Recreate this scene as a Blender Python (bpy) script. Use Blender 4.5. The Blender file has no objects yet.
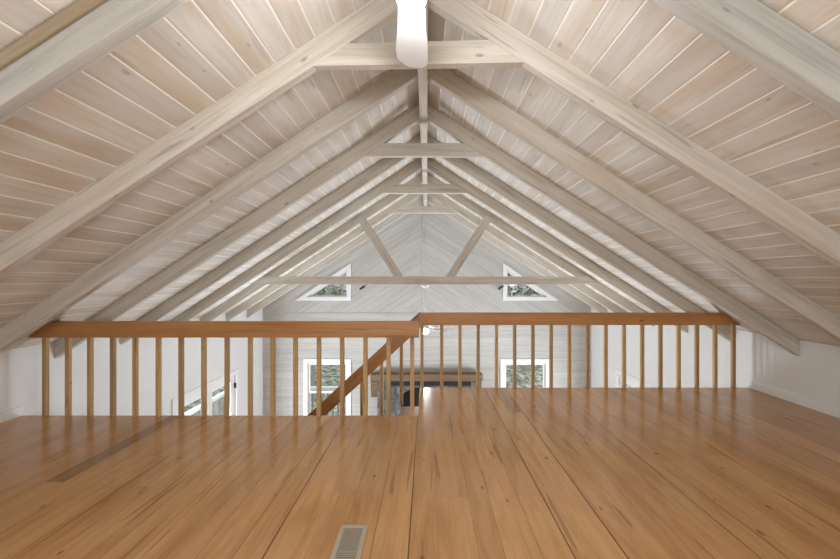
import bpy, bmesh, math, random
from mathutils import Vector, Matrix
from mathutils.geometry import tessellate_polygon
random.seed(7)
D = bpy.data
COL = bpy.context.scene.collection
R = math.radians
EYE = 1.289            # camera height above the loft floor
S = 0.645              # roof slope
RID = EYE + 1.849      # underside of the ceiling boards at the ridge
XR = -.041             # the ridge sits a little left of the middle
SL = {-1: .655, 1: .635}   # slopes of the two roof sides
W = 3.85               # half width between the side walls
FARY = 9.73
BACKY = -2.2
LOW = -2.7             # lower floor
ANG = math.atan(S)
def roof(x): return RID - SL[1 if x > XR else -1]*abs(x-XR)

# ---------------------------------------------------------------- helpers
def link(o, parent=None):
    COL.objects.link(o)
    if parent: o.parent = parent
    return o
def obj(name, bm, mats, parent=None, loc=None, rot=None, smooth=False, bevel=0):
    me = D.meshes.new(name)
    bmesh.ops.recalc_face_normals(bm, faces=bm.faces)
    bm.to_mesh(me); bm.free()
    if not isinstance(mats, (list, tuple)): mats = [mats]
    for m in mats: me.materials.append(m)
    if smooth:
        for p in me.polygons: p.use_smooth = True
    o = D.objects.new(name, me)
    if loc: o.location = loc
    if rot: o.rotation_euler = rot
    if bevel:
        b = o.modifiers.new('bevel', 'BEVEL'); b.width = bevel; b.segments = 2; b.limit_method = 'ANGLE'
    return link(o, parent)
def empty(name, loc=(0,0,0), rot=None):
    o = D.objects.new(name, None); o.location = loc; o.empty_display_size = .1
    if rot: o.rotation_euler = rot
    return link(o)
def tag(o, label, cat, group=None):
    o['label'] = label; o['category'] = cat
    if group: o['group'] = group
    return o
def struct(o):
    o['kind'] = 'structure'; return o
def box(bm, x0, x1, y0, y1, z0, z1, mi=0):
    v = [bm.verts.new(p) for p in ((x0,y0,z0),(x1,y0,z0),(x1,y1,z0),(x0,y1,z0),(x0,y0,z1),(x1,y0,z1),(x1,y1,z1),(x0,y1,z1))]
    for f in ((0,3,2,1),(4,5,6,7),(0,1,5,4),(1,2,6,5),(2,3,7,6),(3,0,4,7)):
        bm.faces.new([v[i] for i in f]).material_index = mi
def bbox(*a):
    bm = bmesh.new(); box(bm, *a); return bm
def prism(bm, pts, d, mi=0):
    """pts: 3-D loop, d: offset vector"""
    d = Vector(d)
    a = [bm.verts.new(p) for p in pts]; b = [bm.verts.new(Vector(p)+d) for p in pts]
    n = len(pts)
    bm.faces.new(a).material_index = mi; bm.faces.new(b[::-1]).material_index = mi
    for i in range(n):
        bm.faces.new((a[i], b[i], b[(i+1)%n], a[(i+1)%n])).material_index = mi
def plate(outer, holes, to3, d):
    """flat plate with holes. outer/holes: 2-D loops, to3: 2-D -> 3-D, d: thickness vector"""
    bm = bmesh.new(); d = Vector(d)
    loops = [outer] + holes
    allp = [p for l in loops for p in l]
    tris = tessellate_polygon([[Vector((p[0], p[1], 0)) for p in l] for l in loops])
    a = [bm.verts.new(to3(*p)) for p in allp]; b = [bm.verts.new(Vector(to3(*p))+d) for p in allp]
    for t in tris:
        try:
            bm.faces.new([a[i] for i in t]); bm.faces.new([b[i] for i in t[::-1]])
        except ValueError: pass
    k = 0
    for l in loops:
        n = len(l)
        for i in range(n):
            bm.faces.new((a[k+i], a[k+(i+1)%n], b[k+(i+1)%n], b[k+i]))
        k += n
    return bm
def lathe(prof, seg=32, axis_z=True):
    bm = bmesh.new(); rings = []
    for r, z in prof:
        rings.append([bm.verts.new((r*math.cos(2*math.pi*i/seg), r*math.sin(2*math.pi*i/seg), z)) for i in range(seg)] if r > 1e-6 else [bm.verts.new((0,0,z))])
    for p, q in zip(rings, rings[1:]):
        for i in range(seg):
            j = (i+1) % seg
            if len(p) == 1 and len(q) == 1: continue
            if len(p) == 1: bm.faces.new((p[0], q[i], q[j]))
            elif len(q) == 1: bm.faces.new((p[i], p[j], q[0]))
            else: bm.faces.new((p[i], p[j], q[j], q[i]))
    return bm

# ---------------------------------------------------------------- materials
class N:
    def __init__(s, name):
        s.m = D.materials.new(name); s.m.use_nodes = True
        s.t = s.m.node_tree; s.t.nodes.clear()
        s.out = s.n('ShaderNodeOutputMaterial'); s.b = s.n('ShaderNodeBsdfPrincipled')
        s.l(s.b.outputs[0], s.out.inputs[0])
    def n(s, ty, **k):
        x = s.t.nodes.new(ty)
        for a, v in k.items(): setattr(x, a, v)
        return x
    def l(s, a, b): s.t.links.new(a, b)
    def put(s, v, sock):
        if hasattr(v, 'links') or hasattr(v, 'is_output'): s.l(v, sock)
        else: sock.default_value = v
    def math(s, op, a, b=0.0, clamp=False):
        x = s.n('ShaderNodeMath', operation=op, use_clamp=clamp); s.put(a, x.inputs[0]); s.put(b, x.inputs[1]); return x.outputs[0]
    def vmath(s, op, a, b):
        x = s.n('ShaderNodeVectorMath', operation=op); s.put(a, x.inputs[0]); s.put(b, x.inputs[1]); return x.outputs[0]
    def noise(s, vec, scale=1, detail=4, rough=.55, dist=0):
        x = s.n('ShaderNodeTexNoise'); s.l(vec, x.inputs['Vector']); x.inputs['Scale'].default_value = scale
        x.inputs['Detail'].default_value = detail; x.inputs['Roughness'].default_value = rough; x.inputs['Distortion'].default_value = dist
        return x.outputs['Fac']
    def ramp(s, f, stops):
        x = s.n('ShaderNodeValToRGB'); s.l(f, x.inputs[0]); e = x.color_ramp.elements
        while len(e) < len(stops): e.new(.5)
        for i, (p, c) in enumerate(stops): e[i].position = p; e[i].color = (*c, 1) if len(c) == 3 else c
        return x.outputs[0]
    def mix(s, f, a, b, mode='MIX'):
        x = s.n('ShaderNodeMix', data_type='RGBA', blend_type=mode)
        s.put(f, x.inputs[0])
        for v, k in ((a, 6), (b, 7)):
            if isinstance(v, tuple): x.inputs[k].default_value = (*v[:3], 1)
            else: s.l(v, x.inputs[k])
        return x.outputs[2]
    def bump(s, h, strength=.2, dist=.01):
        x = s.n('ShaderNodeBump'); x.inputs['Strength'].default_value = strength; x.inputs['Distance'].default_value = dist
        s.l(h, x.inputs['Height']); s.l(x.outputs[0], s.b.inputs['Normal'])
    def set(s, color=None, rough=.5, spec=.5, metal=0):
        if color is not None: s.put((*color, 1) if isinstance(color, tuple) else color, s.b.inputs['Base Color'])
        s.put(rough, s.b.inputs['Roughness']); s.b.inputs['Metallic'].default_value = metal
        s.b.inputs['Specular IOR Level'].default_value = spec
        return s.m
def sr(r, g, b):
    f = lambda c: (c/255/12.92) if c/255 <= .04045 else ((c/255+.055)/1.055)**2.4
    return (f(r), f(g), f(b))
def wood(name, base, dark, light, axis=0, tone=False, rough=.6, spec=.3, knots=.5, tonevar=.25, streak=1.0, bump=.12, warm=None, warmamt=.3, crack=0, crack_s=(1.3, 26)):
    s = N(name)
    tc = s.n('ShaderNodeTexCoord').outputs['Object']
    oi = s.n('ShaderNodeObjectInfo').outputs['Random']
    comb = s.n('ShaderNodeCombineXYZ')
    if tone:
        at = s.n('ShaderNodeAttribute', attribute_name='tone').outputs['Fac']
        off = s.math('MULTIPLY', at, 61.7); tv = at
    else:
        off = s.math('MULTIPLY', oi, 43.3); tv = oi
    for i in range(3): s.l(off, comb.inputs[i])
    vec = s.vmath('ADD', tc, comb.outputs[0])
    sc = [14, 14, 14]; sc[axis] = .9
    v1 = s.vmath('MULTIPLY', vec, tuple(sc))
    sc2 = [75, 75, 75]; sc2[axis] = 2.2
    v2 = s.vmath('MULTIPLY', vec, tuple(sc2))
    sc3 = [12, 12, 12]; sc3[axis] = 5.0
    v3 = s.vmath('MULTIPLY', vec, tuple(sc3))
    n1 = s.noise(v1, 1, 5, .6, .8); n2 = s.noise(v2, 1, 3, .6, .3)
    f = s.math('ADD', s.math('MULTIPLY', n1, .65*streak), s.math('MULTIPLY', n2, .35*streak))
    f = s.math('ADD', f, .5*(1-streak))
    c = s.ramp(f, [(.30, dark), (.52, base), (.72, light)])
    if warm:
        sc5 = [5.5, 5.5, 5.5]; sc5[axis] = .8
        n5 = s.noise(s.vmath('MULTIPLY', vec, tuple(sc5)), 1, 4, .6, .5)
        c = s.mix(s.math('MULTIPLY', s.ramp(n5, [(.48, (0,0,0)), (.68, (1,1,1))]), warmamt), c, warm)
    # per-piece tone
    g = s.math('ADD', s.math('MULTIPLY', tv, tonevar), 1-tonevar/2)
    hs = s.n('ShaderNodeHueSaturation'); s.l(c, hs.inputs['Color']); s.l(g, hs.inputs['Value']); c = hs.outputs[0]
    # knots
    vo = s.n('ShaderNodeTexVoronoi'); vo.inputs['Scale'].default_value = 1; s.l(v3, vo.inputs['Vector'])
    sep = s.n('ShaderNodeSeparateColor'); s.l(vo.outputs['Color'], sep.inputs[0])
    rad = s.math('MULTIPLY', s.math('SUBTRACT', sep.outputs[0], .30), .25)
    k = s.math('DIVIDE', s.math('SUBTRACT', rad, vo.outputs['Distance']), .07, clamp=True)
    kd = tuple(x*.45 for x in dark)
    c = s.mix(s.math('MULTIPLY', k, knots), c, kd)
    if crack:                               # drying checks and dark mineral streaks along the grain
        sc6 = [crack_s[1]]*3; sc6[axis] = crack_s[0]
        n6 = s.noise(s.vmath('ADD', s.vmath('MULTIPLY', vec, tuple(sc6)), (7.3, 1.9, 4.4)), 1, 2, .45, .35)
        ck = s.math('DIVIDE', s.math('SUBTRACT', n6, .665), .03, clamp=True)
        c = s.mix(s.math('MULTIPLY', ck, crack), c, tuple(x*.55 for x in dark))
    if bump: s.bump(f, bump, .004)
    rr = s.math('ADD', s.math('MULTIPLY', n1, .2), rough-.1) if bump else rough
    return s.set(c, rr, spec)
def plain(name, col, rough=.5, spec=.4, metal=0, var=.05):
    s = N(name); tc = s.n('ShaderNodeTexCoord').outputs['Object']
    n = s.noise(tc, 6, 4)
    c = s.mix(n, tuple(x*(1-var) for x in col), tuple(min(1, x*(1+var)) for x in col))
    return s.set(c, rough, spec, metal)
def emit(name, col, strength):
    s = N(name); s.b.inputs['Emission Color'].default_value = (*col, 1); s.b.inputs['Emission Strength'].default_value = strength
    return s.set(col, .4)

M = {}
M['rafter'] = wood('whitewashed rafter wood', (.605,.555,.485), (.44,.385,.315), (.68,.635,.565), knots=.6, rough=.65, tonevar=.10, warm=(.53,.44,.34), warmamt=.6, streak=1.2, crack=.45)
M['greyrafter'] = wood('grey washed rafter wood', (.48,.465,.43), (.34,.325,.30), (.56,.54,.50), knots=.7, rough=.65, tonevar=.10, streak=1.2)  # rafter colour greyed all over to stand in for the shaded front face
M['raw'] = wood('unpainted rafter strip wood', (.42,.33,.22), (.28,.21,.14), (.50,.42,.30), knots=.4)
M['ceil'] = wood('whitewashed ceiling boards', (.72,.69,.635), (.61,.57,.51), (.78,.76,.715), axis=1, tone=True, knots=.45, rough=.6, tonevar=.15, warm=(.61,.495,.365), warmamt=.7, streak=1.0, crack=.25)
M['groove'] = plain('white paint in board grooves', (.86,.83,.77), .6)
M['floor'] = wood('amber varnished pine floor', (.58,.325,.135), (.42,.20,.072), (.645,.385,.175), axis=1, tone=True, knots=.8, rough=.21, spec=.33, tonevar=.17, bump=0, streak=.75, warm=(.38,.165,.052), warmamt=.6, crack=.55, crack_s=(1.0, 20))
M['gap'] = plain('dark floor board gaps', (.10,.045,.02), .6)
M['rail'] = wood('stained cedar handrail wood', (.47,.225,.08), (.33,.14,.046), (.55,.30,.125), knots=.8, rough=.4, tonevar=.2, crack=.5, crack_s=(1.6, 30))
M['bal'] = wood('honey pine baluster wood', (.52,.33,.142), (.33,.185,.075), (.60,.41,.205), axis=2, knots=.95, rough=.45, tonevar=.35, crack=.5)
M['stair'] = wood('pine stair wood', (.42,.24,.11), (.26,.13,.055), (.50,.31,.16), axis=1, knots=.6, rough=.35)
M['mantel'] = wood('rough mantel wood', (.22,.145,.085), (.13,.08,.045), (.29,.20,.125), knots=.6, rough=.7)
M['wall'] = plain('white wall paint', (.80,.80,.79), .6, .3, 0, .02)
M['white'] = plain('white gloss trim paint', (.85,.85,.84), .35, .5, 0, .02)
M['black'] = plain('black metal', (.02,.02,.02), .4)
M['fan'] = plain('white fan enamel', (.76,.76,.75), .35, .5, 0, .01)
M['bowl'] = emit('lit white glass bowl', (.96, .98, 1), 240)
M['bowl2'] = emit('lit white glass bowl far', (.98, .98, 1), 75)
M['register'] = plain('beige painted register metal', (.50,.44,.33), .4, .5, .2)
M['slat'] = plain('grey register slats', (.34,.30,.235), .4, .5, .4)
M['dark'] = plain('dark duct', (.02,.018,.015), .8)
M['deck'] = plain('grey deck boards', (.34,.31,.27), .8)
M['bark'] = plain('pale tree bark', (.36,.33,.28), .9, .2, 0, .4)
def m_glass():
    s = N('window glass'); s.t.nodes.remove(s.b)
    tr = s.n('ShaderNodeBsdfTransparent'); gl = s.n('ShaderNodeBsdfGlossy'); gl.inputs['Roughness'].default_value = .02
    fr = s.n('ShaderNodeFresnel'); fr.inputs['IOR'].default_value = 1.45
    mx = s.n('ShaderNodeMixShader'); ge = s.n('ShaderNodeNewGeometry'); s.l(s.math('MULTIPLY', fr.outputs[0], s.math('SUBTRACT', 1.0, ge.outputs['Backfacing'])), mx.inputs[0]); s.l(tr.outputs[0], mx.inputs[1]); s.l(gl.outputs[0], mx.inputs[2])
    s.l(mx.outputs[0], s.out.inputs[0]); return s.m
M['glass'] = m_glass()
def m_leaf(name, a, b):
    s = N(name); at = s.n('ShaderNodeAttribute', attribute_name='tone').outputs['Fac']
    return s.set(s.mix(at, a, b), .6, .2)
M['leafA'] = m_leaf('leaves', (.12,.13,.10), (.46,.485,.40))
M['leafB'] = m_leaf('paler leaves', (.10,.105,.09), (.74,.75,.70))
def m_ground():
    s = N('leaf littered ground'); tc = s.n('ShaderNodeTexCoord').outputs['Object']
    n = s.noise(tc, 4.5, 6, .75); n2 = s.noise(tc, .6, 3)
    c = s.ramp(n, [(.36, (.05,.06,.03)), (.47, (.22,.22,.15)), (.56, (.55,.53,.46)), (.66, (.80,.80,.76))])
    return s.set(s.mix(s.math('MULTIPLY', n2, .6), c, (.20,.23,.15)), .9, .1)
M['ground'] = m_ground()
def m_stone():
    s = N('grey rubble stone'); tc = s.n('ShaderNodeTexCoord').outputs['Object']
    v = s.n('ShaderNodeTexVoronoi'); v.inputs['Scale'].default_value = 8; s.l(tc, v.inputs['Vector'])
    e = s.n('ShaderNodeTexVoronoi', feature='DISTANCE_TO_EDGE'); e.inputs['Scale'].default_value = 8; s.l(tc, e.inputs['Vector'])
    sp = s.n('ShaderNodeSeparateColor'); s.l(v.outputs['Color'], sp.inputs[0])
    c = s.ramp(sp.outputs[0], [(0, (.03,.03,.028)), (.5, (.08,.078,.072)), (1, (.22,.215,.20))])
    c = s.mix(s.math('MULTIPLY', s.noise(tc, 30, 4), .5), c, (.25,.25,.24))
    j = s.math('DIVIDE', e.outputs['Distance'], .07, clamp=True)
    c = s.mix(j, (.17,.165,.15), c); s.bump(j, .8, .03)
    return s.set(c, .85, .2)
M['stone'] = m_stone()
def m_clad():
    """whitewashed boards of the far gable: level below the girt line, raked along the roof above it"""
    s = N('whitewashed gable boards'); tc = s.n('ShaderNodeTexCoord').outputs['Object']
    sp = s.n('ShaderNodeSeparateXYZ'); s.l(tc, sp.inputs[0]); x, z = sp.outputs[0], sp.outputs[2]
    up = s.math('GREATER_THAN', z, .52)
    d = s.math('MULTIPLY', s.math('ADD', z, s.math('MULTIPLY', s.math('ABSOLUTE', s.math('ADD', x, .09)), S)), .84)
    v = s.math('ADD', s.math('MULTIPLY', up, d), s.math('MULTIPLY', s.math('SUBTRACT', 1.0, up), z))
    side = s.math('MULTIPLY', up, s.math('GREATER_THAN', x, -.09))
    q = s.math('DIVIDE', s.math('ADD', v, 6.0), .135)
    idx = s.math('ADD', s.math('FLOOR', q), s.math('MULTIPLY', side, 171.3)); fr = s.math('FRACT', q)
    wn = s.n('ShaderNodeTexWhiteNoise', noise_dimensions='1D'); s.l(idx, wn.inputs['W'])
    # along-board coordinate
    al = s.math('SUBTRACT', x, s.math('MULTIPLY', s.math('MULTIPLY', up, z), s.math('SUBTRACT', s.math('MULTIPLY', s.math('GREATER_THAN', x, -.09), 2.0), 1.0)))
    cb = s.n('ShaderNodeCombineXYZ'); s.l(s.math('MULTIPLY', al, .9), cb.inputs[0]); s.l(s.math('MULTIPLY', v, 22), cb.inputs[1]); s.l(s.math('MULTIPLY', wn.outputs['Value'], 50), cb.inputs[2])
    n1 = s.noise(cb.outputs[0], 1, 5, .6, .6)
    c = s.ramp(n1, [(.25, (.41,.385,.35)), (.5, (.515,.49,.45)), (.75, (.57,.55,.515))])
    hs = s.n('ShaderNodeHueSaturation'); s.l(c, hs.inputs['Color']); s.l(s.math('ADD', s.math('MULTIPLY', wn.outputs['Value'], .12), .94), hs.inputs['Value'])
    g = s.math('LESS_THAN', fr, .045)
    c = s.mix(s.math('MULTIPLY', g, .5), hs.outputs[0], (.36,.34,.31))
    s.bump(s.math('SUBTRACT', 1.0, g), .3, .006)
    return s.set(c, .65, .3)
M['clad'] = m_clad()

def tones(me, vals):
    a = me.attributes.new('tone', 'FLOAT', 'FACE')
    a.data.foreach_set('value', vals)

# ---------------------------------------------------------------- ceiling boards
RY = [1.543, 2.457, 3.372, 4.286, 5.20, 6.115, 7.03, 7.94, 8.86]    # front faces of the trusses
def ceiling():
    bm = bmesh.new(); tn = []
    def face(pts, mi, t):
        f = bm.faces.new([bm.verts.new(p) for p in pts]); f.material_index = mi; tn.append(t)
    pitch = .118; gw = .0105
    ynodes = [BACKY] + [y + .035 for y in RY if True] + [FARY]
    ynodes.insert(1, -.29); ynodes.insert(2, .63)
    for sg in (-1, 1):
        x = .03 if sg < 0 else .05
        xs = [0, x]
        while x < W + .2: x += pitch; xs.append(x)
        for a, b in zip(xs, xs[1:]):
            k = 0
            while k < len(ynodes)-1:
                e = min(len(ynodes)-1, k + random.choice((2,3,3,4,5)))
                y0, y1 = ynodes[k], ynodes[e]; t = random.random()
                p = [(XR+sg*(a+gw*.5), y0), (XR+sg*(b-gw*.5), y0), (XR+sg*(b-gw*.5), y1), (XR+sg*(a+gw*.5), y1)]
                face([(px, py, roof(px)) for px, py in p], 0, t)
                k = e
            # groove: two little sloped sides
            c = XR+sg*b; l = XR+sg*(b-gw*.5); r = XR+sg*(b+gw*.5); dz = .004
            face([(l, BACKY, roof(l)), (c, BACKY, roof(c)+dz), (c, FARY, roof(c)+dz), (l, FARY, roof(l))], 1, .5)
            face([(c, BACKY, roof(c)+dz), (r, BACKY, roof(r)), (r, FARY, roof(r)), (c, FARY, roof(c)+dz)], 1, .5)
        # roof deck above
        p = [(XR, BACKY-.1), (sg*(W+.5), BACKY-.1), (sg*(W+.5), FARY+.2), (XR, FARY+.2)]
        face([(px, py, roof(px)+.06) for px, py in p], 1, .5)
    me = D.meshes.new('ceiling')
    bm.to_mesh(me); bm.free()
    me.materials.append(M['ceil']); me.materials.append(M['groove']); tones(me, tn)
    o = struct(link(D.objects.new('ceiling', me)))
ceiling()

# ---------------------------------------------------------------- loft floor
NX = -.085; YL = 3.95; YR = 4.976
def loft_floor():
    bm = bmesh.new(); tn = []
    def face(pts, mi, t):
        f = bm.faces.new([bm.verts.new(p) for p in pts]); f.material_index = mi; tn.append(t)
    xs = [-W]
    fixed = [-2.44, -2.315, -.76, NX, .69, .935, 1.55, W]
    for f in fixed:
        n = max(1, round((f - xs[-1]) / .155)); a = xs[-1]
        cuts = [a + (f-a)*i/n for i in range(1, n+1)]
        for i in range(len(cuts)-1): cuts[i] += random.uniform(-.022, .022)
        xs += cuts
    strong = {-.76, NX, .69, .935, 1.55}
    for a, b in zip(xs, xs[1:]):
        y1 = YL if b <= NX+1e-6 else YR
        g = .006 if min(abs(b-s) for s in strong) < 1e-6 else random.choice((.0012, .002, .003))
        y = BACKY
        dark = abs(a+2.44) < .001
        cuts = [BACKY, 2.65, y1] if dark else None
        if not cuts:
            cuts = [BACKY]; y = BACKY + random.uniform(.5, 3.5)
            while y < y1-.6: cuts.append(y); y += random.uniform(2.2, 4.5)
            cuts.append(y1)
        for i, (p, q) in enumerate(zip(cuts, cuts[1:])):
            t = random.random()
            if dark: t = .35 if i == 0 else -2.3
            e = .0008 if i < len(cuts)-2 else 0
            face([(a, p, 0), (b-g, p, 0), (b-g, q-e, 0), (a, q-e, 0)], 0, t)
            if e: face([(a, q-e, 0), (b-g, q-e, 0), (b-g, q, 0), (a, q, 0)], 1, .5)
        face([(b-g, BACKY, -.0005), (b, BACKY, -.0005), (b, y1, -.0005), (b-g, y1, -.0005)], 1, .5)
    n0 = len(bm.faces)
    box(bm, -W, NX, BACKY, YL, -.24, -.002); box(bm, NX, W, BACKY, YR, -.24, -.002)
    tn += [.4]*(len(bm.faces)-n0)
    me = D.meshes.new('floor'); bm.to_mesh(me); bm.free()
    me.materials.append(M['floor']); me.materials.append(M['gap']); tones(me, tn)
    struct(link(D.objects.new('floor', me)))
loft_floor()
struct(obj('floor.001', bbox(-W-.12, W+.12, BACKY, FARY+.12, LOW-.1, LOW), M['stair']))

# ---------------------------------------------------------------- walls
WIN_L = (-2.80, -1.87, -2.05, -.655)      # openings of the far wall x0 x1 z0 z1
WIN_R = (1.81, 2.78, -2.05, -.655)
def tri(sg, i=0.0):
    # triangular light; sg -1 left, +1 right, i = inset from the outer casing
    xa, xb, z0 = 1.78, 3.09, .806
    sl = (1.687-.806)/(xb-xa); L = math.hypot(1, sl)
    x0 = xa+i; zb = z0+i
    top = lambda x: 1.687 - sl*(x-xa) - i*L
    x1 = xa + (1.687 - i*L - zb)/sl
    return [(sg*x0, zb), (sg*x1, zb), (sg*x0, top(x0))]
def rect(x0, x1, z0, z1): return [(x0,z0),(x1,z0),(x1,z1),(x0,z1)]
outer = [(-W-.12, LOW-.1), (W+.12, LOW-.1), (W+.12, roof(W+.12)+.02), (XR, RID+.02), (-W-.12, roof(-W-.12)+.02)]
struct(obj('wall_far', plate(outer, [rect(*WIN_L), rect(*WIN_R), tri(-1, .085), tri(1, .085)], lambda a, b: (a, FARY, b), (0, .14, 0)), M['clad']))
# gable details
struct(obj('trim_1', bbox(-W, W, FARY-.012, FARY, .50, .515), M['clad']))
struct(obj('trim_2', bbox(-.10, -.07, FARY-.012, FARY, .515, RID-.15), M['rafter']))
DY0, DY1, DZ = 6.34, 8.36, -.60           # double door opening on both side walls
for sg, nm in ((-1, 'left'), (1, 'right')):
    o2 = [(BACKY-.12, LOW), (FARY, LOW), (FARY, roof(sg*W)+.005), (BACKY-.12, roof(sg*W)+.005)]
    h = rect(DY0, DY1, LOW+.02, DZ)
    struct(obj('wall_'+nm, plate(o2, [h], lambda a, b, sg=sg: (sg*W, a, b), (sg*.12, 0, 0)), M['wall']))
    y1 = YL if sg < 0 else YR
    struct(obj('baseboard_'+nm, bbox(*sorted((sg*W, sg*(W-.014))), BACKY, y1, 0, .095), M['white'], bevel=.004))
ob = [(-W, -.24), (W, -.24), (W, roof(W)), (XR, RID), (-W, roof(-W))]
struct(obj('wall_back', plate(ob, [rect(-2.0, 2.0, .35, 1.75)], lambda a, b: (a, BACKY, b), (0, -.12, 0)), M['wall']))  # opening added behind the camera to let fill light in
struct(obj('wall_back.001', bbox(-W, W, BACKY-.12, BACKY, LOW, -.24), M['wall']))

# ---------------------------------------------------------------- windows and doors
def frame2(outer, inner, y, d):
    return plate(outer, [inner], lambda a, b: (a, y, b), (0, d, 0))
def window_rect(n, r):
    x0, x1, z0, z1 = r
    e = struct(empty('window_%d' % n, ((x0+x1)/2, FARY, z0)))
    def ch(name, bm, m):
        o = obj(name, bm, m, e); o.matrix_parent_inverse = Matrix.Translation(-e.location); return o
    ch('casing', frame2(rect(x0-.09, x1+.09, z0-.09, z1+.09), rect(x0, x1, z0, z1), FARY-.022, .022), M['white'])
    zm = (z0+z1)/2
    ch('sash', frame2(rect(x0, x1, zm-.02, z1), rect(x0+.05, x1-.05, zm+.03, z1-.05), FARY+.03, .035), M['white'])
    ch('sash', frame2(rect(x0, x1, z0, zm+.02), rect(x0+.05, x1-.05, z0+.06, zm-.02), FARY+.068, .035), M['white'])
    ch('pane', bbox(x0+.05, x1-.05, FARY+.045, FARY+.05, zm+.03, z1-.05), M['glass'])
    ch('pane', bbox(x0+.05, x1-.05, FARY+.084, FARY+.089, z0+.06, zm-.02), M['glass'])
window_rect(1, WIN_L); window_rect(2, WIN_R)
def window_tri(n, sg):
    e = struct(empty('window_%d' % n, (sg*1.865, FARY, .89)))
    def ch(name, bm, m):
        o = obj(name, bm, m, e); o.matrix_parent_inverse = Matrix.Translation(-e.location)
    ch('casing', frame2(tri(sg), tri(sg, .085), FARY-.022, .022), M['white'])
    ch('sash', frame2(tri(sg, .085), tri(sg, .115), FARY+.03, .04), M['white'])
    bm = bmesh.new(); prism(bm, [(a, FARY+.05, b) for a, b in tri(sg, .11)], (0, .005, 0)); ch('pane', bm, M['glass'])
window_tri(3, -1); window_tri(4, 1)
def door(n, sg):
    e = struct(empty('door_%d' % n, (sg*W, (DY0+DY1)/2, LOW)))
    def ch(name, bm, m, par=None):
        o = obj(name, bm, m, par or e)
        o.matrix_parent_inverse = Matrix.Translation(-e.location) if par is None else Matrix.Identity(4)
        return o
    pl = lambda out, inn, x, d: plate(out, inn, lambda a, b: (x, a, b), (d, 0, 0))
    ch('casing', pl([(DY0-.09, LOW), (DY0, LOW), (DY0, DZ), (DY1, DZ), (DY1, LOW), (DY1+.09, LOW), (DY1+.09, DZ+.09), (DY0-.09, DZ+.09)], [], sg*W, -sg*.022), M['white'])
    ym = (DY0+DY1)/2
    for a, b in ((DY0, ym-.003), (ym+.003, DY1)):
        x = sg*(W+.03)
        l = ch('door_leaf', pl(rect(a, b, LOW+.02, DZ), [rect(a+.15, b-.15, LOW+.28, DZ-.14)], x, sg*.04), M['white'])
        ch('pane', bbox(*sorted((x+sg*.015, x+sg*.02)), a+.15, b-.15, LOW+.28, DZ-.14), M['glass'], l)
        h = DY0+.01 if a == DY0 else DY1-.01
        for z in (-.83, -1.5, -2.3):
            ch('hinge', bbox(*sorted((sg*(W-.012), sg*(W+.032))), h-.008, h+.008, z-.05, z+.05), M['black'] if sg < 0 else M['white'], l)
    k = ch('door_handle', bbox(*sorted((sg*(W-.03), sg*(W+.03))), ym-.10, ym-.06, LOW+.95, LOW+1.10), M['black'])
door(1, -1); door(2, 1)

# ---------------------------------------------------------------- roof trusses
RT = .07                                   # thickness along y
def rafter_bm(sg, top, dep, y):
    """side profile in a frame whose x runs up the slope, so the grain follows the timber"""
    bm = bmesh.new()
    w_ = W - sg*XR; ang = math.atan(SL[sg])
    pts = [(0, top), (w_, top-SL[sg]*w_), (w_, top-SL[sg]*w_-dep), (0, top-dep)]
    c, s_ = math.cos(ang), math.sin(ang)
    loc = []
    for x, z in pts:                       # rotate the (mirrored) profile so that it lies along +x
        zz = z - top
        loc.append((x*c - zz*s_, 0, x*s_ + zz*c))
    prism(bm, loc, (0, RT, 0)); return bm
def truss(i, y, label, collar=False, chord=False, dep=.167, strip=False):
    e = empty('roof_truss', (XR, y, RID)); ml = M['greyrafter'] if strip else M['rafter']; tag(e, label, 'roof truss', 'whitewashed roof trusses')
    for sg in (-1, 1):
        bm = rafter_bm(sg, RID, dep, y)
        ang = math.atan(SL[sg])
        o = obj('rafter', bm, ml, e, bevel=.004)
        o.rotation_euler = (0, ang, 0)
        if sg < 0:
            o.rotation_euler = (0, ang, math.pi); o.location = (0, RT, 0)
        if strip and sg < 0:
            b2 = bmesh.new(); box(b2, .25, W-.3, 0, .014, -.052, -.004)
            t = obj('nailing_strip', b2, M['raw'], e, loc=(0, -.014, 0)); t.rotation_euler = (0, math.pi-ang, 0)
            # mirrored board: rotate about y so +x runs down the left slope
            for v in t.data.vertices: v.co.z = -v.co.z
            t['label'] = 'unpainted brown strip along the top of the left rafter'
    zc = EYE + 1.28 - RID                  # underside of the collar ties
    if collar:
        h = .135; off = -.004
        xa = (RID - dep - (EYE+1.28))/S; tilt = .012 if i == 1 else 0
        bm = bmesh.new()
        x0 = xa + .07; x1 = (RID - dep - (EYE+1.28+h))/S + .07
        prism(bm, [(-x0, .004, zc-tilt), (x0, .004, zc+tilt), (x1, .004, zc+h+tilt), (-x1, .004, zc+h-tilt)], (0, RT-.008, 0))
        obj('collar_tie', bm, M['rafter'], e, bevel=.003)
    if chord:
        b0, b1 = EYE - .075 - RID, EYE + .06 - RID
        xb = -b1/S - .02
        bm = bmesh.new(); prism(bm, [(-xb-.18, -.045, b0), (xb+.18, -.045, b0), (xb-.02, -.045, b1), (-xb+.02, -.045, b1)], (0, .045, 0))
        obj('tie_beam', bm, M['rafter'], e, bevel=.003)
        for sg in (-1, 1):
            # diagonal web from the tie beam up to the rafter
            p, q = Vector((sg*.42, 0, b1-.03)), Vector((sg*1.08, 0, EYE+1.06-RID))
            L = (q-p).length; a = math.atan2(q.z-p.z, q.x-p.x)
            bm = bmesh.new(); box(bm, 0, L, -.044, 0, -.068, .068)
            o = obj('web_brace', bm, M['rafter'], e, loc=p, rot=(0, -a, 0), bevel=.003)
    return e
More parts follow.
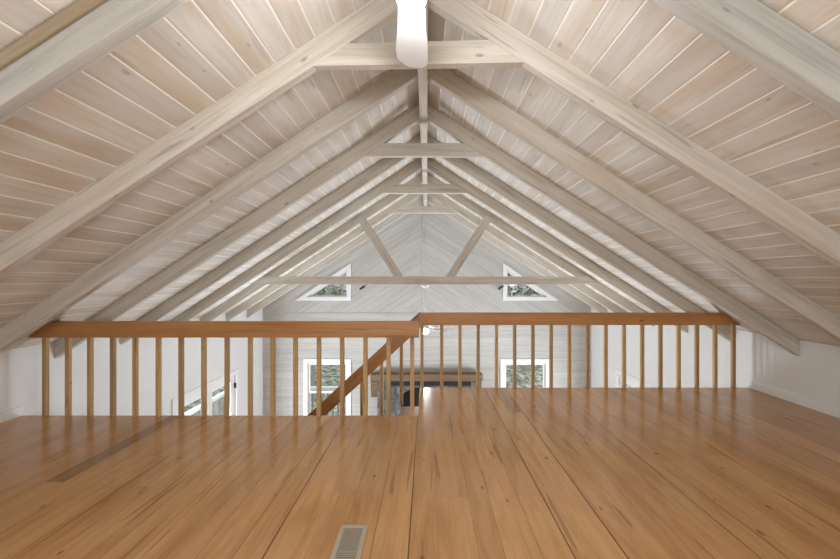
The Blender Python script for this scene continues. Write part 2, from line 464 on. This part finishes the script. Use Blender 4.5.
LB = ['grey-faced roof truss nearest the camera, cut off by the top of the photo',
      'pale roof truss with a collar tie right behind the fan blade',
      'pale roof truss without collar tie between the two nearest collar ties',
      'roof truss whose collar tie is the second one behind the fan blade',
      'roof truss without collar tie, just beyond the loft railing',
      'roof truss with the third collar tie from the fan blade',
      'far roof truss with level tie beam and two slanted web braces',
      'roof truss with the smallest collar tie, just beyond the tie beam',
      'last roof truss without collar tie, closest to the far gable wall']
for i, y in enumerate(RY):
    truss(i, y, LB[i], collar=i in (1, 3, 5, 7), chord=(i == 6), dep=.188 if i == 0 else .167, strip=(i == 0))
rb = obj('ridge_beam', bbox(0, FARY-.9, -.038, .038, 0, .20), M['rafter'], None, loc=(-.034, 1.0-.1, EYE+1.6), bevel=.003)
rb.rotation_euler = (0, 0, math.pi/2)
tag(rb, 'long whitewashed ridge beam running under the roof peak', 'beam')

# ---------------------------------------------------------------- railings
BW = .038
def balusters(parent, xs, y, z0, z1, tops=None):
    for k, x in enumerate(xs):
        bm = bbox(-BW/2, BW/2, -BW/2, BW/2, 0, (tops[k] if tops else z1) - z0)
        o = obj('baluster', bm, M['bal'], parent, bevel=.003)
        o.location = Vector((x, y, z0)) - parent.location
def xroof(z, sg): return (RID - z)/SL[sg] + sg*XR
ZB, ZT = .757, .904
r1 = empty('loft_railing', (-2, 3.92, 0))
tag(r1, 'stained wooden loft railing on the left, along the stairwell edge', 'railing', 'loft railings')
bm = bmesh.new()
ZB1, ZT1 = .759, .905
xt, xl = xroof(ZT, 1)-.004, xroof(ZB, 1)-.004
prism(bm, [(-xroof(ZB1, -1)+2.004, 0, ZB1), (-.075+2, 0, ZB1), (-.075+2, 0, ZT1), (-xroof(ZT1, -1)+2.004, 0, ZT1)], (0, .088, 0))
obj('top_rail', bm, M['rail'], r1, loc=(0, -.108, 0), bevel=.003)
sB = 415.2/3.92
balusters(r1, [-3.600, -3.385, -3.177, -2.963, -2.752, -2.533, -2.319, -2.105, -1.886, -1.667, -1.454, -1.240, -1.019, -.800, -.580, -.363, -.139], 3.919, 0, ZB+.10)
r2 = empty('loft_railing', (2, 4.94, 0))
tag(r2, 'stained wooden loft railing on the right, overlooking the great room', 'railing', 'loft railings')
bm = bmesh.new()
prism(bm, [(-.0785-2, 0, ZB), (xl-2, 0, ZB), (xt-2, 0, ZT), (-.0785-2, 0, ZT)], (0, .04, 0))
obj('top_rail', bm, M['rail'], r2, loc=(0, -.05, 0), bevel=.003)
sB = 415.2/4.95
balusters(r2, [-.0596] + [.175+.2172*k for k in range(17)], 4.949, 0, ZB+.10)

# ---------------------------------------------------------------- stairs down to the great room
RI, RU = .2, .217
st = empty('staircase', (NX, 4.45, LOW)); tag(st, 'steep pine staircase descending leftwards behind the left railing', 'staircase')
n = 13
for k in range(1, n):
    z = -RI*k - LOW; x = -RU*k
    obj('tread', bbox(x, x+RU+.025, -.44, .44, z-.04, z), M['stair'], st, bevel=.004)
    obj('riser', bbox(x+RU+.002, x+RU+.018, -.44, .44, z, z+RI-.04), M['stair'], st)
for y in (-.475, .44):
    bm = bmesh.new()
    prism(bm, [(0, y, -LOW-.03-RI), (-RU*n, y, -LOW-.03-RI*(n+1)+.02), (-RU*n, y, -LOW-.3-RI*(n)+.02), (0, y, -LOW-.36-RI)], (0, .035, 0))
    obj('stringer', bm, M['stair'], st)
hr = empty('stair_handrail', (-.081, 4.945, LOW)); tag(hr, 'brown sloping stair handrail descending behind the left railing', 'handrail')
sl = .92
bm = bmesh.new(); L = 2.9
c = math.cos(math.atan(sl))
prism(bm, [(0, -.02, 0), (L, -.02, 0), (L, -.02, -.145), (.145*sl, -.02, -.145)], (0, .04, 0))
# plumb cut at the top end
o = obj('top_rail', bm, M['rail'], hr, loc=(0, -.005, ZT+.01-LOW), rot=(0, math.pi-math.atan(sl), 0), bevel=.003)
for v in o.data.vertices: v.co.z = -v.co.z
for k in range(1, 9):
    x = -.235*k + .012
    top = ZT - LOW + sl*x - .12; bot = -LOW - RI*max(1, math.ceil((-x-.02)/RU))
    b = obj('baluster', bbox(-BW/2, BW/2, -BW/2, BW/2, 0, top-bot+.02), M['bal'], hr, loc=(x, .033-.04+.002, bot), bevel=.003)

# ---------------------------------------------------------------- floor register
rg = empty('floor_register', (-.378, 2.006, 0)); tag(rg, 'beige metal heating register set in the pine floor', 'floor register')
bm = plate(rect(-.07, .07, -.17, .17), [rect(-.047, .047, -.145, .145)], lambda a, b: (a, b, .001), (0, 0, .006))
obj('frame', bm, M['register'], rg, bevel=.002)
obj('duct', bbox(-.052, .052, -.15, .15, .0005, .0015), M['dark'], rg)
for k in range(19):
    y = -.135 + .27*k/18
    bm = bmesh.new(); t = .0062 if y > -.045 else .0025
    prism(bm, [(-.0465, y-t, .002), (-.0465, y+t, .005), (-.0465, y+t, .0062), (-.0465, y-t, .0032)], (.093, 0, 0))
    obj('slat', bm, M['slat'], rg)

# ---------------------------------------------------------------- ceiling fans
def blade_bm(L, r0):
    bm = bmesh.new()
    pts = [(r0, -.045), (r0+.03, -.058), (r0+.15, -.064)]
    pts += [(L-.22, -.078), (L-.05, -.082), (L-.02, -.072), (L-.004, -.05), (L, -.02), (L-.004, .012), (L-.022, .04), (L-.055, .066), (L-.09, .08), (L-.16, .083), (r0+.2, .070), (r0+.03, .058), (r0, .045)]
    prism(bm, [(a, b, 0) for a, b in pts], (0, 0, .009)); return bm
def fan(x, y, zb, ztop, L, label, ang0, bowl, group='white ceiling fans'):
    e = empty('ceiling_fan', (x, y, zb)); tag(e, label, 'ceiling fan', group)
    top = ztop - zb
    obj('canopy', lathe([(0, top), (.068, top), (.07, top-.02), (.055, top-.045), (.025, top-.06), (0, top-.06)]), M['fan'], e, smooth=True)
    obj('downrod', lathe([(0, top-.05), (.014, top-.05), (.014, .09), (0, .09)], 16), M['fan'], e, smooth=True)
    obj('motor_housing', lathe([(0, .13), (.03, .13), (.05, .115), (.095, .09), (.10, .03), (.085, .012), (.06, -.004), (.06, -.012), (0, -.012)]), M['fan'], e, smooth=True)
    obj('light_bowl', lathe([(.05, -.012), (.056, -.016), (.058, -.03), (.056, -.072), (.046, -.088), (.026, -.096), (0, -.098)]), bowl, e, smooth=True)
    for k in range(4):
        a = ang0 + k*math.pi/2
        b = obj('blade', blade_bm(L, .13), M['fan'], e, rot=(R(4), 0, a), bevel=.003)
        ib = bmesh.new(); box(ib, .07, .19, -.022, .022, .009, .016)
        obj('blade_bracket', ib, M['fan'], b)
    return e
fan(-.06, 1.60, EYE+1.147, EYE+1.6, .645, 'white ceiling fan overhead with a lit bowl and one blade reaching into view', math.pi/2+.03, M['bowl'])
fan(-.03, 7.007, .475, EYE-.075, .60, 'small distant white ceiling fan hung from the tie beam in the great room', R(38), M['bowl2'])

# ---------------------------------------------------------------- fireplace
fp = empty('stone_fireplace', (0, FARY-.2, LOW)); tag(fp, 'grey rubble stone fireplace under a brown mantel on the far wall', 'fireplace')
H = -LOW
out = rect(-1.14, 1.14, 0, H-1.032)
arch = [(-.60, .02)] + [(.60*math.cos(t), 1.25+.30*math.sin(t)) for t in [math.pi*(1-i/12) for i in range(13)]] + [(.60, .02)]
obj('surround', plate(out, [arch], lambda a, b: (a, -.02, b), (0, .215, 0)), M['stone'], fp)
obj('firebox', bbox(-.60, .60, .17, .19, .02, 1.56), M['dark'], fp)
obj('lintel', bbox(-.86, 1.0, -.035, .03, H-1.13, H-1.03), M['dark'], fp)  # dark strip standing in for the shadow under the mantel
bm = bmesh.new(); box(bm, -1.30, 1.28, -.06, .195, H-1.03, H-.865)
ms = obj('mantel_shelf', bm, M['mantel'], fp, bevel=.03)
for x in (-1.21, 1.17):
    bm = bmesh.new()
    prism(bm, [(x-.08, -.045, H-1.032), (x-.08, .195, H-1.032), (x-.08, .195, H-1.44), (x-.08, .05, H-1.41), (x-.08, -.02, H-1.2)], (.16, 0, 0))
    obj('bracket', bm, M['mantel'], fp, bevel=.006)
# ---------------------------------------------------------------- black fittings on the gable
for x, lb in ((-1.51, 'small black slanted fitting beside the left triangular window'), (1.72, 'small black slanted fitting beside the right triangular window')):
    e = empty('wall_fitting', (x, FARY, EYE-.18)); tag(e, lb, 'wall fitting', 'black gable fittings')
    bm = bbox(-.07, .07, -.075, -.03, -.02, .02); obj('arm', bm, M['black'], e, rot=(0, R(-32), 0), bevel=.008)
    obj('mounting_plate', bbox(-.02, .02, -.03, 0, -.02, .02), M['black'], e)

# ---------------------------------------------------------------- outside: deck, ground, trees
dk = tag(obj('deck_platform', plate([(-5.7, 2), (-W-.13, 2), (-W-.13, FARY+.15), (.9, FARY+.15), (.9, 12.1), (-5.7, 12.1)], [], lambda a, b: (a, b, LOW-.18), (0, 0, .12)), M['deck']), 'grey timber deck outside the far left windows and doors', 'deck')
dr = empty('deck_railing', (-5.6, 12, LOW-.06)); tag(dr, 'white deck railing seen through the left window and door', 'railing')
obj('top_rail', bbox(0, 6.5, -.06, .06, .88, .96), M['white'], dr)
obj('top_rail', bbox(-.06, .06, -9.8, -.06, .88, .96), M['white'], dr)
for k in range(44): obj('baluster', bbox(-.018, .018, -.018, .018, 0, .88), M['deck'], dr, loc=(.07+.148*k, 0, 0))
for k in range(1, 50): obj('baluster', bbox(-.018, .018, -.018, .018, 0, .88), M['deck'], dr, loc=(0, -.13*k-.0, 0))
def hz(x, y):
    r = max(0, y-11)
    return -4.1 + .20*r + .10*max(0, abs(x)-6) + .35*math.sin(x*.5)*math.cos(y*.35)
bm = bmesh.new(); G = 40
gv = [[bm.verts.new((-32+64*i/G, -14+60*j/G, hz(-32+64*i/G, -14+60*j/G))) for i in range(G+1)] for j in range(G+1)]
for j in range(G):
    for i in range(G): bm.faces.new((gv[j][i], gv[j][i+1], gv[j+1][i+1], gv[j+1][i]))
struct(obj('ground', bm, M['ground'], smooth=True))
def tree(x, y, h, r, lm, lean=0.0, nl=1300):
    e = empty('tree', (x, y, hz(x, y)-.15))
    tag(e, 'leafy woodland tree standing outside beyond the window glass', 'tree', 'trees outside the windows')
    bm = bmesh.new(); prev = None
    for k in range(9):
        t = k/8; rr = (.17*(1-t)+.03)*(h/9)
        ring = [bm.verts.new((lean*t*h + .12*math.sin(3*t+x) + rr*math.cos(a), rr*math.sin(a) + .1*math.cos(4*t+y), t*h)) for a in [i*math.pi/4 for i in range(8)]]
        if prev:
            for i in range(8): bm.faces.new((prev[i], prev[(i+1)%8], ring[(i+1)%8], ring[i]))
        prev = ring
    obj('trunk', bm, M['bark'], e, smooth=True)
    bm = bmesh.new(); tn = []
    cl = [Vector((lean*h*.7+random.uniform(-1,1)*r*.55, random.uniform(-1,1)*r*.55, h*random.uniform(.2, 1.0))) for _ in range(16)]
    for _ in range(nl):
        c0 = random.choice(cl); d = Vector((random.gauss(0,1), random.gauss(0,1), random.gauss(0,.8))); p = c0 + d*(r*.30)
        u = Vector((random.gauss(0,1), random.gauss(0,1), random.gauss(0,1))).normalized(); v = u.orthogonal().normalized()
        s_ = random.uniform(.07, .16)
        f = bm.faces.new([bm.verts.new(p+u*s_*a*1.7+v*s_*b) for a, b in ((-1,0),(0,-.6),(1,0),(0,.6))]); tn.append(random.random())
    me = D.meshes.new('foliage'); bm.to_mesh(me); bm.free(); me.materials.append(lm); tones(me, tn)
    link(D.objects.new('foliage', me), e)
for a in ((-4.6, 16.0, 9, 1.25, 'leafA', .0), (-2.1, 18.2, 9.5, 1.2, 'leafA', -.02), (-7.6, 18.5, 9, 1.25, 'leafA', 0), (-4.9, 21.5, 10, 1.3, 'leafA', 0),
          (1.2, 20.5, 9, 1.2, 'leafB', 0), (4.3, 17.6, 9, 1.2, 'leafB', .0), (7.3, 18.6, 9, 1.25, 'leafB', 0), (4.6, 23, 10, 1.3, 'leafB', 0), (-9.4, 13.6, 8, 1.25, 'leafA', 0),
          (-9.8, 9.2, 8, 1.25, 'leafA', 0), (9.8, 12, 9, 1.25, 'leafB', 0), (9.4, 8, 8, 1.2, 'leafA', 0), (-12.5, 16.5, 9, 1.3, 'leafA', 0), (-8.0, 23, 10, 1.3, 'leafA', 0), (8, 24, 10, 1.3, 'leafB', 0)):
    tree(a[0], a[1], a[2], a[3], M[a[4]], a[5])

# ---------------------------------------------------------------- light
w = D.worlds.new('World'); bpy.context.scene.world = w; w.use_nodes = True
bg = w.node_tree.nodes['Background']; bg.inputs[0].default_value = (.86, .93, 1, 1); bg.inputs[1].default_value = 1.45
def area(name, loc, rot, sx, sy, power, col):
    l = D.lights.new(name, 'AREA'); l.shape = 'RECTANGLE'; l.size = sx; l.size_y = sy; l.energy = power; l.color = col
    o = D.objects.new(name, l); o.location = loc; o.rotation_euler = rot; link(o); return o
area('daylight_back_window', (0, BACKY-.2, 1.05), (R(108), 0, 0), 3.9, 1.35, 68, (.93, .97, 1))  # unseen fill light, added outside the back wall opening to brighten the loft
for sg in (-1, 1):
    # daylight through the lower glass of the double doors
    area('daylight_side_door', (sg*(W+.33), (DY0+DY1)/2, -2.13), (0, R(112)*sg, 0), .95, 1.9, 315, (.78, .88, 1))
def lamp(name, loc, power, rad, col=(1, .93, .84)):
    l = D.lights.new(name, 'POINT'); l.energy = power; l.shadow_soft_size = rad; l.color = col
    o = D.objects.new(name, l); o.location = loc; link(o)

# ---------------------------------------------------------------- camera
cam = D.cameras.new('camera'); co = D.objects.new('camera', cam); link(co)
co.location = (0, 0, EYE); co.rotation_euler = (R(90), 0, 0)
cam.sensor_width = 36; cam.lens = 415.2/840*36
cam.shift_x = -7.0/840; cam.shift_y = 0.5/840
cam.clip_start = .05; cam.clip_end = 200
sc = bpy.context.scene; sc.camera = co
sc.view_settings.view_transform = 'Standard'; sc.view_settings.look = 'None'; sc.view_settings.gamma = 1
sc.view_settings.exposure = 0.36
